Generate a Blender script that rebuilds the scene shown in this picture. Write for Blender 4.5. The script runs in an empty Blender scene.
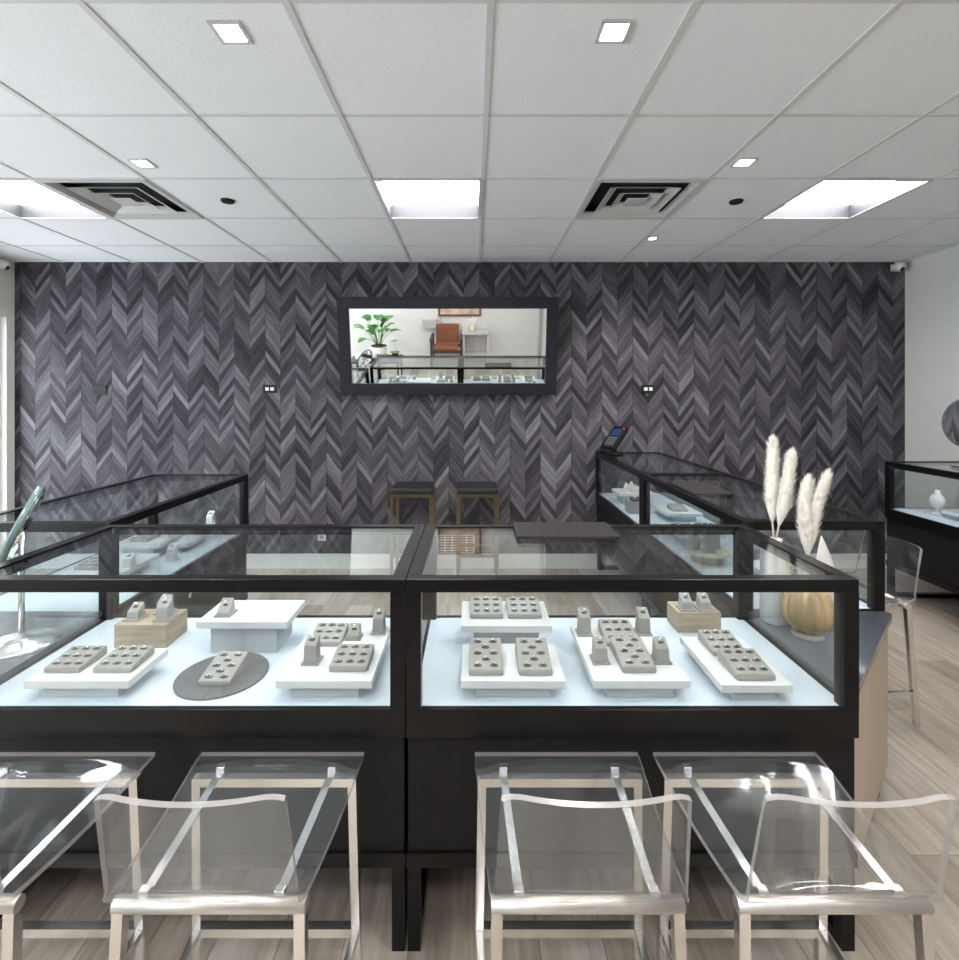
import bpy, bmesh, math, random
from mathutils import Vector, Matrix
PI = math.pi
random.seed(7)
scene = bpy.context.scene
COL = scene.collection

# ------------------------------------------------------------------ materials
def nodes_of(name):
    m = bpy.data.materials.new(name); m.use_nodes = True
    nt = m.node_tree; nt.nodes.clear()
    out = nt.nodes.new('ShaderNodeOutputMaterial')
    return m, nt, out
def N(nt, typ, **kw):
    n = nt.nodes.new(typ)
    for k, v in kw.items():
        if k == 'inp':
            for kk, vv in v.items(): n.inputs[kk].default_value = vv
        else: setattr(n, k, v)
    return n
def math_n(nt, op, a, b=None, c=None):
    n = nt.nodes.new('ShaderNodeMath'); n.operation = op
    for i, v in enumerate((a, b, c)):
        if v is None: continue
        if hasattr(v, 'is_output'): nt.links.new(v, n.inputs[i])
        else: n.inputs[i].default_value = v
    return n.outputs[0]
def ramp(nt, fac, stops, interp='LINEAR'):
    r = nt.nodes.new('ShaderNodeValToRGB'); cr = r.color_ramp; cr.interpolation = interp
    while len(cr.elements) < len(stops): cr.elements.new(0.5)
    for e, (p, c) in zip(cr.elements, stops):
        e.position = p; e.color = (*c, 1)
    nt.links.new(fac, r.inputs[0]); return r.outputs[0]
def mat(name, col, rough=0.5, metal=0.0, var=0.06, scale=30.0, bump=0.0, stretch=(1,1,1), spec=0.5, coat=0.0):
    m, nt, out = nodes_of(name)
    b = N(nt, 'ShaderNodeBsdfPrincipled')
    b.inputs['Roughness'].default_value = rough; b.inputs['Metallic'].default_value = metal
    b.inputs['Specular IOR Level'].default_value = spec; b.inputs['Coat Weight'].default_value = coat
    tc = N(nt, 'ShaderNodeTexCoord'); mp = N(nt, 'ShaderNodeMapping'); mp.inputs['Scale'].default_value = stretch
    nt.links.new(tc.outputs['Object'], mp.inputs[0])
    nz = N(nt, 'ShaderNodeTexNoise'); nz.inputs['Scale'].default_value = scale; nz.inputs['Detail'].default_value = 4
    nt.links.new(mp.outputs[0], nz.inputs['Vector'])
    lo = tuple(max(0, c*(1-var)) for c in col); hi = tuple(min(1, c*(1+var)) for c in col)
    c = ramp(nt, nz.outputs[0], [(0.3, lo), (0.7, hi)])
    nt.links.new(c, b.inputs['Base Color'])
    if bump:
        bp = N(nt, 'ShaderNodeBump'); bp.inputs['Strength'].default_value = bump; bp.inputs['Distance'].default_value = 0.01
        nt.links.new(nz.outputs[0], bp.inputs['Height']); nt.links.new(bp.outputs[0], b.inputs['Normal'])
    nt.links.new(b.outputs[0], out.inputs[0]); return m
def emit(name, col, s):
    m, nt, out = nodes_of(name)
    e = N(nt, 'ShaderNodeEmission'); e.inputs[0].default_value = (*col, 1); e.inputs[1].default_value = s
    nt.links.new(e.outputs[0], out.inputs[0]); return m
def glass(name, tint, ior=1.45, rough=0.0, haze=0.0):
    m, nt, out = nodes_of(name)
    geo = N(nt, 'ShaderNodeNewGeometry')
    i = math_n(nt, 'MULTIPLY_ADD', geo.outputs['Backfacing'], 1/ior - ior, ior)
    fr = N(nt, 'ShaderNodeFresnel'); nt.links.new(i, fr.inputs['IOR'])
    tr = N(nt, 'ShaderNodeBsdfTransparent'); tr.inputs[0].default_value = (*tint, 1)
    gl = N(nt, 'ShaderNodeBsdfGlossy'); gl.inputs['Roughness'].default_value = rough
    gl.inputs[0].default_value = (1, 1, 1, 1)
    mx = N(nt, 'ShaderNodeMixShader')
    nt.links.new(fr.outputs[0], mx.inputs[0]); nt.links.new(tr.outputs[0], mx.inputs[1]); nt.links.new(gl.outputs[0], mx.inputs[2])
    if haze:
        df = N(nt, 'ShaderNodeBsdfDiffuse'); df.inputs[0].default_value = (.85, .88, .92, 1)
        hz = N(nt, 'ShaderNodeTexNoise'); hz.inputs['Scale'].default_value = 6
        m2 = N(nt, 'ShaderNodeMixShader'); nt.links.new(math_n(nt, 'MULTIPLY', hz.outputs[0], haze*2), m2.inputs[0])
        nt.links.new(mx.outputs[0], m2.inputs[1]); nt.links.new(df.outputs[0], m2.inputs[2]); mx = m2
    nt.links.new(mx.outputs[0], out.inputs[0]); return m
def edge_mat(name, col, op):
    m, nt, out = nodes_of(name)
    tr = N(nt, 'ShaderNodeBsdfTransparent'); tr.inputs[0].default_value = (.95, .95, .95, 1)
    b = N(nt, 'ShaderNodeBsdfPrincipled'); b.inputs['Base Color'].default_value = (*col, 1); b.inputs['Roughness'].default_value = 0.2
    mx = N(nt, 'ShaderNodeMixShader'); mx.inputs[0].default_value = op
    nt.links.new(tr.outputs[0], mx.inputs[1]); nt.links.new(b.outputs[0], mx.inputs[2])
    nt.links.new(mx.outputs[0], out.inputs[0]); return m

def chevron_mat():
    m, nt, out = nodes_of('chevron_wood_panels')
    leg, slope, pitch, x0 = 0.1347, 1.32, 0.060, -3.186
    tc = N(nt, 'ShaderNodeTexCoord'); sp = N(nt, 'ShaderNodeSeparateXYZ'); nt.links.new(tc.outputs['Object'], sp.inputs[0])
    X, Z = sp.outputs[0], sp.outputs[2]
    u = math_n(nt, 'DIVIDE', math_n(nt, 'SUBTRACT', X, x0), leg)
    col = math_n(nt, 'FLOOR', u)
    tri = math_n(nt, 'PINGPONG', u, 1.0)
    # peak at u = 0, strips fall away from it
    s = math_n(nt, 'DIVIDE', math_n(nt, 'MULTIPLY_ADD', tri, leg*slope, Z), pitch)
    # a little waviness so strips are not ruler straight
    idx = math_n(nt, 'FLOOR', s); fr = math_n(nt, 'FRACT', s)
    cv = N(nt, 'ShaderNodeCombineXYZ'); nt.links.new(col, cv.inputs[0]); nt.links.new(idx, cv.inputs[1])
    wn = N(nt, 'ShaderNodeTexWhiteNoise', noise_dimensions='3D'); nt.links.new(cv.outputs[0], wn.inputs['Vector'])
    # pair V tone: same strip on both legs partly alike
    cv2 = N(nt, 'ShaderNodeCombineXYZ'); nt.links.new(math_n(nt, 'FLOOR', math_n(nt, 'MULTIPLY', u, 0.5)), cv2.inputs[0]); nt.links.new(idx, cv2.inputs[1]); cv2.inputs[2].default_value = 5
    wn2 = N(nt, 'ShaderNodeTexWhiteNoise', noise_dimensions='3D'); nt.links.new(cv2.outputs[0], wn2.inputs['Vector'])
    # grain along the strip
    cg = N(nt, 'ShaderNodeCombineXYZ')
    nt.links.new(math_n(nt, 'MULTIPLY', math_n(nt, 'ADD', u, math_n(nt, 'MULTIPLY', col, 7.3)), 1.6), cg.inputs[0])
    nt.links.new(math_n(nt, 'MULTIPLY', s, 6.0), cg.inputs[1]); nt.links.new(math_n(nt, 'MULTIPLY', idx, 3.1), cg.inputs[2])
    gn = N(nt, 'ShaderNodeTexNoise'); gn.inputs['Scale'].default_value = 1.0; gn.inputs['Detail'].default_value = 5; gn.inputs['Roughness'].default_value = .65
    nt.links.new(cg.outputs[0], gn.inputs['Vector'])
    v = math_n(nt, 'ADD', math_n(nt, 'MULTIPLY', wn.outputs['Value'], .45), math_n(nt, 'MULTIPLY', wn2.outputs['Value'], .22))
    v = math_n(nt, 'ADD', v, math_n(nt, 'MULTIPLY_ADD', gn.outputs[0], .95, -.27))
    c = ramp(nt, v, [(0.12, (.014, .013, .017)), (0.40, (.050, .045, .055)), (0.66, (.112, .104, .120)), (0.96, (.24, .23, .25))])
    # strip seams, leg seams and panel joints
    gap = math_n(nt, 'GREATER_THAN', 0.06, fr)
    ul = math_n(nt, 'FRACT', u); gap2 = math_n(nt, 'GREATER_THAN', 0.025, ul)
    pj = math_n(nt, 'FRACT', math_n(nt, 'DIVIDE', math_n(nt, 'SUBTRACT', X, -3.4553), 0.5388)); gap3 = math_n(nt, 'GREATER_THAN', 0.012, pj)
    g = math_n(nt, 'MAXIMUM', math_n(nt, 'MAXIMUM', gap, math_n(nt, 'MULTIPLY', gap2, .8)), gap3)
    mx = N(nt, 'ShaderNodeMix', data_type='RGBA'); nt.links.new(math_n(nt, 'MULTIPLY', g, .6), mx.inputs[0])
    nt.links.new(c, mx.inputs[6]); mx.inputs[7].default_value = (.012, .012, .014, 1)
    b = N(nt, 'ShaderNodeBsdfPrincipled'); b.inputs['Roughness'].default_value = .8; b.inputs['Specular IOR Level'].default_value = .2
    nt.links.new(mx.outputs[2], b.inputs['Base Color'])
    h = math_n(nt, 'SUBTRACT', math_n(nt, 'ADD', math_n(nt, 'MULTIPLY', gn.outputs[0], .35), math_n(nt, 'MULTIPLY', wn.outputs['Value'], .5)), g)
    bp = N(nt, 'ShaderNodeBump'); bp.inputs['Strength'].default_value = .35; bp.inputs['Distance'].default_value = .004
    nt.links.new(h, bp.inputs['Height']); nt.links.new(bp.outputs[0], b.inputs['Normal'])
    nt.links.new(b.outputs[0], out.inputs[0]); return m

def plank_mat():
    m, nt, out = nodes_of('wood_plank_floor')
    tc = N(nt, 'ShaderNodeTexCoord'); mp = N(nt, 'ShaderNodeMapping'); mp.inputs['Rotation'].default_value = (0, 0, PI/2)
    nt.links.new(tc.outputs['Object'], mp.inputs[0])
    br = N(nt, 'ShaderNodeTexBrick'); br.offset = .37
    br.inputs['Scale'].default_value = 1; br.inputs['Brick Width'].default_value = 1.22; br.inputs['Row Height'].default_value = .18
    br.inputs['Mortar Size'].default_value = .0016; br.inputs['Mortar Smooth'].default_value = .2; br.inputs['Bias'].default_value = 0
    br.inputs['Color1'].default_value = (.0, .0, .0, 1); br.inputs['Color2'].default_value = (1, 1, 1, 1); br.inputs['Mortar'].default_value = (.3, .3, .3, 1)
    nt.links.new(mp.outputs[0], br.inputs['Vector'])
    mp2 = N(nt, 'ShaderNodeMapping'); mp2.inputs['Scale'].default_value = (14, 1.1, 1)
    nt.links.new(tc.outputs['Object'], mp2.inputs[0])
    gn = N(nt, 'ShaderNodeTexNoise'); gn.inputs['Scale'].default_value = 2.2; gn.inputs['Detail'].default_value = 7; gn.inputs['Roughness'].default_value = .62; gn.inputs['Distortion'].default_value = .6
    nt.links.new(mp2.outputs[0], gn.inputs['Vector'])
    # shift the grain per plank
    sx = N(nt, 'ShaderNodeSeparateColor'); nt.links.new(br.outputs['Color'], sx.inputs[0])
    v = math_n(nt, 'ADD', math_n(nt, 'MULTIPLY', sx.outputs[0], .32), math_n(nt, 'MULTIPLY', gn.outputs[0], .75))
    c = ramp(nt, v, [(0.22, (.15, .118, .094)), (0.5, (.345, .29, .24)), (0.82, (.56, .50, .44))])
    mx = N(nt, 'ShaderNodeMix', data_type='RGBA'); nt.links.new(math_n(nt, 'MULTIPLY', br.outputs['Fac'], .55), mx.inputs[0])
    nt.links.new(c, mx.inputs[6]); mx.inputs[7].default_value = (.06, .045, .035, 1)
    b = N(nt, 'ShaderNodeBsdfPrincipled'); b.inputs['Roughness'].default_value = .38
    nt.links.new(mx.outputs[2], b.inputs['Base Color'])
    bp = N(nt, 'ShaderNodeBump'); bp.inputs['Strength'].default_value = .12; bp.inputs['Distance'].default_value = .004
    nt.links.new(math_n(nt, 'SUBTRACT', gn.outputs[0], br.outputs['Fac']), bp.inputs['Height']); nt.links.new(bp.outputs[0], b.inputs['Normal'])
    nt.links.new(b.outputs[0], out.inputs[0]); return m

M = {}
M['chevron'] = chevron_mat()
M['floor'] = plank_mat()
M['tile'] = mat('ceiling_tile', (.83, .85, .875), .9, var=.05, scale=160, bump=.12)
M['tbar'] = mat('ceiling_tbar', (.64, .64, .65), .5, var=.02)
M['wall'] = mat('wall_paint', (.72, .71, .68), .75, var=.02, scale=8, bump=.03)
M['trim'] = mat('white_trim', (.74, .74, .72), .45, var=.02)
M['black'] = mat('black_lacquer', (.004, .0036, .004), .28, spec=.26, var=.15, scale=40, bump=.01)
M['blackpanel'] = mat('black_panel', (.009, .0085, .009), .5, spec=.2, var=.2, scale=20, bump=.01)
M['deck'] = mat('white_deck', (.62, .685, .76), .45, var=.02)
M['white'] = mat('white_riser', (.74, .74, .75), .4, var=.02)
M['acrylbase'] = mat('frosted_base', (.46, .49, .51), .5, var=.03)
M['velvet'] = mat('grey_velvet', (.36, .345, .33), .95, var=.07, scale=220, bump=.15)
M['slot'] = mat('slot_shade', (.075, .072, .07), .95, var=.2, scale=200)  # dark colour paints the shade inside the ring slots
M['disc'] = mat('slate_disc', (.13, .13, .135), .8, var=.12, scale=60, bump=.05)
M['block'] = mat('oak_block', (.40, .315, .225), .6, var=.22, scale=9, stretch=(1, 1, 7), bump=.04)
M['silver'] = mat('ring_silver', (.80, .78, .76), .15, 1.0, var=.03)
M['gold'] = mat('ring_gold', (.80, .58, .30), .2, 1.0, var=.03)
M['gem'] = mat('gem_white', (.9, .92, .95), .05, 0.0, var=.02, coat=1.0, spec=1.0)
M['chrome'] = mat('chrome', (.78, .765, .75), .24, 1.0, var=.03)
M['satin'] = mat('satin_bar', (.66, .63, .60), .42, 1.0, var=.03)
M['steel'] = mat('satin_rail', (.84, .84, .88), .22, 1.0, var=.03)
M['glass'] = glass('case_glass', (.955, .975, .975))
M['acryl'] = glass('clear_acrylic', (.965, .965, .96), 1.49, .05, .011)
M['acryledge'] = edge_mat('acrylic_edge', (.43, .41, .40), .55)
M['window'] = glass('window_glass', (.96, .98, .98))
M['tealedge'] = mat('teal_mirror_edge', (.13, .20, .195), .12, spec=.8, var=.05)
M['brass'] = mat('brushed_brass', (.27, .215, .135), .32, 1.0, var=.08)
M['cushion'] = mat('black_cushion', (.012, .012, .014), .6, var=.2, scale=120, bump=.05)
M['mirror'] = mat('mirror_silver', (.93, .94, .94), .0, 1.0, var=.005)
M['mframe'] = mat('charcoal_frame', (.016, .016, .024), .5, spec=.25, var=.2, scale=25, bump=.03)
M['pad'] = mat('leather_pad', (.022, .018, .020), .5, spec=.3, var=.2, scale=180, bump=.08)
M['counter'] = mat('grey_counter', (.075, .085, .10), .10, spec=.8, var=.06, scale=6)
M['tanwood'] = mat('tan_veneer', (.44, .36, .265), .5, var=.10, scale=5, stretch=(1, 1, .2))
M['ceramic'] = mat('white_ceramic', (.80, .79, .77), .3, var=.02)
M['pumpkin'] = mat('pumpkin_wood', (.47, .30, .135), .5, var=.38, scale=9, stretch=(4, 4, .5), bump=.03)
M['pampas'] = mat('pampas_fluff', (.90, .86, .80), .95, var=.10, scale=60)
M['stem'] = mat('pampas_stem', (.72, .66, .56), .8, var=.10, scale=40)
M['plastic'] = mat('black_plastic', (.009, .009, .010), .5, spec=.3, var=.1)
M['whiteplastic'] = mat('white_plastic', (.72, .72, .70), .4, var=.02)
M['screen'] = emit('terminal_screen', (.05, .09, .26), .5)
M['redled'] = emit('red_indicator', (1, .05, .05), 2.0)
M['leather'] = mat('tan_leather', (.19, .068, .032), .45, var=.2, scale=30, bump=.05)
M['darkwood'] = mat('dark_wood', (.055, .032, .022), .45, var=.25, scale=12)
M['leaf'] = mat('green_leaf', (.055, .22, .03), .4, var=.35, scale=12)
M['soil'] = mat('potting_soil', (.04, .03, .022), .95, var=.3, scale=80)
M['blacktable'] = mat('black_table', (.02, .021, .024), .35, var=.2)
M['ventwhite'] = mat('vent_metal', (.55, .55, .55), .45, var=.02)
M['ventdark'] = mat('vent_throat', (.018, .018, .022), .9, var=.1)
M['well'] = mat('troffer_well', (.016, .016, .020), .6, var=.02)
M['mosaic'] = mat('art_paper', (.55, .42, .34), .7, var=.35, scale=5)
M['palegrey'] = mat('pale_grey_paint', (.50, .50, .49), .5, var=.03)
M['marble'] = mat('stone_grey', (.30, .31, .32), .4, var=.15, scale=12)
M['sage'] = mat('sage_stone', (.12, .18, .17), .5, var=.15)
M['creamdisc'] = mat('cream_disc', (.62, .58, .42), .5, var=.05)
L_TROFF, L_DOWN, L_LED = 22.0, 30.0, 19.0
M['troff'] = emit('troffer_light', (1.0, .995, 1.0), L_TROFF)
M['down'] = emit('downlight_lens', (1.0, .95, .88), L_DOWN)
M['led'] = emit('case_led', (.80, .91, 1.0), L_LED)

# ------------------------------------------------------------------ mesh builder
class MB:
    def __init__(s): s.bm = bmesh.new()
    def _mi(s, fs, mi, smooth=False):
        for f in fs:
            f.material_index = mi; f.smooth = smooth
    def box(s, x0, x1, y0, y1, z0, z1, mi=0, bev=0.0, mtx=None):
        vs = [s.bm.verts.new(p) for p in [(x0,y0,z0),(x1,y0,z0),(x1,y1,z0),(x0,y1,z0),(x0,y0,z1),(x1,y0,z1),(x1,y1,z1),(x0,y1,z1)]]
        fs = [s.bm.faces.new([vs[i] for i in q]) for q in [(3,2,1,0),(4,5,6,7),(0,1,5,4),(1,2,6,5),(2,3,7,6),(3,0,4,7)]]
        s._mi(fs, mi)
        if bev:
            es = list({e for f in fs for e in f.edges})
            r = bmesh.ops.bevel(s.bm, geom=es, offset=bev, segments=2, affect='EDGES', profile=.6)
            vs = list({v for f in r['faces'] for v in f.verts} | {v for v in vs if v.is_valid})
            s._mi(r['faces'], mi)
        if mtx is not None:
            bmesh.ops.transform(s.bm, matrix=mtx, verts=vs)
        return s
    def poly(s, pts, z0, z1, mi=0):
        n = len(pts)
        a = [s.bm.verts.new((*p, z0)) for p in pts]; b = [s.bm.verts.new((*p, z1)) for p in pts]
        fs = [s.bm.faces.new(b), s.bm.faces.new(a[::-1])]
        for i in range(n): fs.append(s.bm.faces.new((a[i], a[(i+1)%n], b[(i+1)%n], b[i])))
        s._mi(fs, mi); return s
    def hexa(s, pts, mi=0):
        vs = [s.bm.verts.new(p) for p in pts]
        fs = [s.bm.faces.new([vs[i] for i in q]) for q in [(3,2,1,0),(4,5,6,7),(0,1,5,4),(1,2,6,5),(2,3,7,6),(3,0,4,7)]]
        s._mi(fs, mi); return s
    def lathe(s, prof, c=(0,0,0), seg=32, mi=0, lobes=0, lobe=0.0, mtx=None, smooth=True):
        rings = []; allv = []
        for r, z in prof:
            ring = []
            for k in range(seg):
                a = 2*PI*k/seg
                rr = r*(1 - lobe*(1-abs(math.cos(a*lobes/2)))**1.3) if lobes else r
                ring.append(s.bm.verts.new((c[0]+rr*math.cos(a), c[1]+rr*math.sin(a), c[2]+z)))
            rings.append(ring); allv += ring
        fs = []
        for a, b in zip(rings, rings[1:]):
            for k in range(seg): fs.append(s.bm.faces.new((a[k], a[(k+1)%seg], b[(k+1)%seg], b[k])))
        fs2 = [s.bm.faces.new(rings[0][::-1]), s.bm.faces.new(rings[-1])]
        s._mi(fs, mi, smooth); s._mi(fs2, mi)
        if mtx is not None: bmesh.ops.transform(s.bm, matrix=mtx, verts=allv)
        return s
    def tube(s, pts, r, seg=8, mi=0, square=False, radii=None):
        pts = [Vector(p) for p in pts]; rings = []
        n0 = None
        for i, p in enumerate(pts):
            d = (pts[min(i+1, len(pts)-1)] - pts[max(i-1, 0)]).normalized()
            up = Vector((0,0,1)) if abs(d.z) < .95 else Vector((0,1,0))
            a = d.cross(up).normalized(); b = a.cross(d).normalized()
            rr = radii[i] if radii else r
            ring = []
            n = 4 if square else seg
            for k in range(n):
                t = 2*PI*k/n + (PI/4 if square else 0)
                q = rr*(1.414 if square else 1)
                ring.append(s.bm.verts.new(p + a*math.cos(t)*q + b*math.sin(t)*q))
            rings.append(ring)
        fs = []; n = len(rings[0])
        for a, b in zip(rings, rings[1:]):
            for k in range(n): fs.append(s.bm.faces.new((a[k], a[(k+1)%n], b[(k+1)%n], b[k])))
        fs2 = [s.bm.faces.new(rings[0][::-1]), s.bm.faces.new(rings[-1])]
        s._mi(fs, mi, not square); s._mi(fs2, mi); return s
    def torus(s, R, r, c, ax='y', seg=20, rs=6, mi=0):
        rings = []
        for k in range(seg):
            a = 2*PI*k/seg; ring = []
            for j in range(rs):
                t = 2*PI*j/rs; q = R + r*math.cos(t); h = r*math.sin(t)
                x, y, z = q*math.cos(a), h, q*math.sin(a)
                if ax == 'z': x, y, z = q*math.cos(a), q*math.sin(a), h
                ring.append(s.bm.verts.new((c[0]+x, c[1]+y, c[2]+z)))
            rings.append(ring)
        fs = []
        for k in range(seg):
            a, b = rings[k], rings[(k+1)%seg]
            for j in range(rs): fs.append(s.bm.faces.new((a[j], b[j], b[(j+1)%rs], a[(j+1)%rs])))
        s._mi(fs, mi, True); return s
    def ball(s, c, r, mi=0, sub=2, sc=(1,1,1)):
        ret = bmesh.ops.create_icosphere(s.bm, subdivisions=sub, radius=r)
        for v in ret['verts']: v.co = Vector((v.co.x*sc[0]+c[0], v.co.y*sc[1]+c[1], v.co.z*sc[2]+c[2]))
        s._mi({f for v in ret['verts'] for f in v.link_faces}, mi, True); return s
    def build(s, name, mats, parent=None, normals=True):
        if normals: bmesh.ops.recalc_face_normals(s.bm, faces=s.bm.faces[:])
        me = bpy.data.meshes.new(name); s.bm.to_mesh(me); s.bm.free()
        if not isinstance(mats, (list, tuple)): mats = [mats]
        for m in mats: me.materials.append(m)
        o = bpy.data.objects.new(name, me); COL.objects.link(o)
        if parent is not None: o.parent = parent
        return o
def tag(o, label=None, cat=None, group=None, kind=None):
    for k, v in (('label', label), ('category', cat), ('group', group), ('kind', kind)):
        if v: o[k] = v
    return o
def thing(name, label, cat, loc=(0,0,0), rz=0.0, group=None):
    o = bpy.data.objects.new(name, None); COL.objects.link(o); o.empty_display_size = .05
    o.location = loc; o.rotation_euler = (0, 0, rz)
    return tag(o, label, cat, group)
def kids(o): return [c for c in bpy.data.objects if c.parent == o]
def copy_tree(o, parent=None):
    c = o.copy(); COL.objects.link(c)
    c.parent = parent
    for ch in kids(o): copy_tree(ch, c)
    return c
def struct(o): return tag(o, kind='structure')

# ------------------------------------------------------------------ dimensions
CAM_Z, CEIL = 1.52, 2.69
XL, XR, YB, YF = -4.04, 3.79, 4.45, -2.05      # left, right, chevron wall, wall behind the camera
T = 0.12

# ------------------------------------------------------------------ room
struct(MB().box(XL-T, XR+T, YF-T, YB+T, -.1, 0).build('floor', M['floor']))
TX = [0.05+.61*k for k in range(-7, 7)]; TY = [2.73+.615*k for k in range(-8, 3)]
troff_tiles = [(-3.0, 2.73), (-.56, 2.73), (1.88, 2.73), (-3.0, -.96), (-.56, -.96), (1.88, -.96), (-1.78, .885-.615*2+.615), (.66, .885-.615*2+.615)]  # first three are in view; the rest are unseen, added to light the room
vent_tiles = [(-2.39, 2.73), (.66, 2.73)]
def near(a, b): return abs(a-b) < .02
# ceiling: tiles are left out where a troffer is recessed
mb = MB()
xs = [XL-T] + [x for x in TX if XL < x < XR] + [XR+T]; ys = [YF-T] + [y for y in TY if YF < y < YB] + [YB+T]
for i in range(len(xs)-1):
    for j in range(len(ys)-1):
        if any(near(xs[i], tx) and near(ys[j], ty) for tx, ty in troff_tiles+vent_tiles): continue
        mb.box(xs[i], xs[i+1], ys[j], ys[j+1], CEIL, CEIL+.03)
struct(mb.build('ceiling', M['tile']))
mb = MB()
for x in xs[1:-1]: mb.box(x-.011, x+.011, YF, YB, CEIL-.005, CEIL)
for j, y in enumerate(ys[1:-1]):
    mb.box(XL, XR, y-.008, y+.008, CEIL-.003, CEIL-.0002)
struct(mb.build('trim_1', M['tbar']))
struct(MB().box(XL-T, XR+T, YB, YB+T, 0, CEIL).build('wall_back', M['chevron']))
struct(MB().box(XR, XR+T, YF, YB, 0, CEIL).build('wall_right', M['wall']))
# left wall with a glazed door by the chevron wall and unseen shop windows added for daylight towards the front
def wall_open(name, m, fixed, axis, a0, a1, opens):
    mb = MB()
    def seg(a, b, z0, z1):
        if b-a < 1e-4 or z1-z0 < 1e-4: return
        if axis == 'y': mb.box(fixed-T, fixed, a, b, z0, z1)
        else: mb.box(a, b, fixed-T, fixed, z0, z1)
    cur = a0
    for (p, q, z0, z1) in opens:
        seg(cur, p, 0, CEIL); seg(p, q, 0, z0); seg(p, q, z1, CEIL); cur = q
    seg(cur, a1, 0, CEIL)
    return struct(mb.build(name, m))
WL = [(-1.75, -.25, .35, 2.35), (.05, 1.75, .35, 2.35), (3.38, 4.35, 0, 2.19)]
wall_open('wall_left', M['wall'], XL, 'y', YF, YB, WL)
WF = []
wall_open('wall_front', M['wall'], YF, 'x', XL-T, XR+T, WF)
struct(MB().box(1.27, XR, -.80, -.70, 0, CEIL).build('wall_partition', M['wall']))
def glazed(name, axis, fixed, a, b, z0, z1, bars=1, pane='window'):
    o = None
    mb = MB(); f = .045
    def bx(p, q, r, s_):
        if axis == 'y': mb.box(fixed-.08, fixed-.03, p, q, r, s_)
        else: mb.box(p, q, fixed-.08, fixed-.03, r, s_)
    bx(a, b, z0, z0+f); bx(a, b, z1-f, z1); bx(a, a+f, z0+f, z1-f); bx(b-f, b, z0+f, z1-f)
    for k in range(bars):
        c = a+(b-a)*(k+1)/(bars+1); bx(c-f/2, c+f/2, z0+f, z1-f)
    o = struct(mb.build(name, M['trim']))
    g = MB()
    if axis == 'y': g.box(fixed-.06, fixed-.052, a+f, b-f, z0+f, z1-f)
    else: g.box(a+f, b-f, fixed-.06, fixed-.052, z0+f, z1-f)
    g.build('glass_pane', M[pane], o)
    return o
glazed('window_1', 'y', XL, *WL[0]); glazed('window_2', 'y', XL, *WL[1])  # both windows out of view, added to let daylight in
d1 = glazed('door_1', 'y', XL, 3.38, 4.35, 0, 2.19, bars=0)
MB().tube([(XL-.01, 3.50, .85), (XL-.01, 3.50, 1.25)], .012).build('handle', M['chrome'], d1)
mb = MB(); mb.box(XL, XL+.018, 4.352, 4.43, 0, 2.27); mb.box(XL, XL+.018, 3.30, 3.378, 0, 2.27); mb.box(XL, XL+.018, 3.378, 4.352, 2.192, 2.27)
struct(mb.build('trim_2', M['trim']))
mb = MB(); mb.box(XL, XR, YF, YF+.015, 0, .13); struct(mb.build('baseboard_front', M['trim']))
struct(MB().box(XL+.02, XR-.02, YB-.016, YB, 0, .125).build('baseboard_back', M['trim']))
struct(MB().box(XR-.015, XR, -.7, YB, 0, .12).build('baseboard_right', M['trim']))
mb = MB(); mb.box(1.20, 1.27, -.82, -.68, 0, CEIL); struct(mb.build('trim_3', M['marble']))

# ------------------------------------------------------------------ ceiling fittings
trof_lab = ['square recessed ceiling light between the vent and the glazed door wall', 'square recessed ceiling light above the framed wall mirror', 'square recessed ceiling light nearest the plain grey wall',
            'added square recessed ceiling light, unseen, behind the stools by the shop window', 'added square recessed ceiling light, unseen, over the leather armchair', 'added square recessed ceiling light, unseen, over the partition', 'added square recessed ceiling light, unseen, over the clear stools by the window', 'added square recessed ceiling light, unseen, over the clear stools near the partition']
for (tx, ty), lb in zip(troff_tiles, trof_lab):
    t = thing('ceiling_light', lb, 'ceiling light', (tx+.305, ty+.3075, CEIL), 0, 'recessed square ceiling lights')
    w, h, dz = .305, .3075, .085
    mb = MB()
    mb.box(-w, -w+.022, -h, h, -.004, dz); mb.box(w-.022, w, -h, h, -.004, dz)
    mb.box(-w+.022, w-.022, -h, -h+.022, -.004, dz); mb.box(-w+.022, w-.022, h-.022, h, -.004, dz)
    mb.build('housing', M['well'], t)
    mb = MB()
    for a in (-1, 1):
        mb.box(min(a*w, a*(w-.02)), max(a*w, a*(w-.02)), -h, h, -.008, -.004)
        mb.box(-w+.02, w-.02, min(a*h, a*(h-.02)), max(a*h, a*(h-.02)), -.008, -.004)
    mb.build('trim_ring', M['ventwhite'], t)
    MB().box(-w+.022, w-.022, -h+.022, h-.022, dz-.004, dz).build('diffuser', M['troff'], t)
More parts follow.
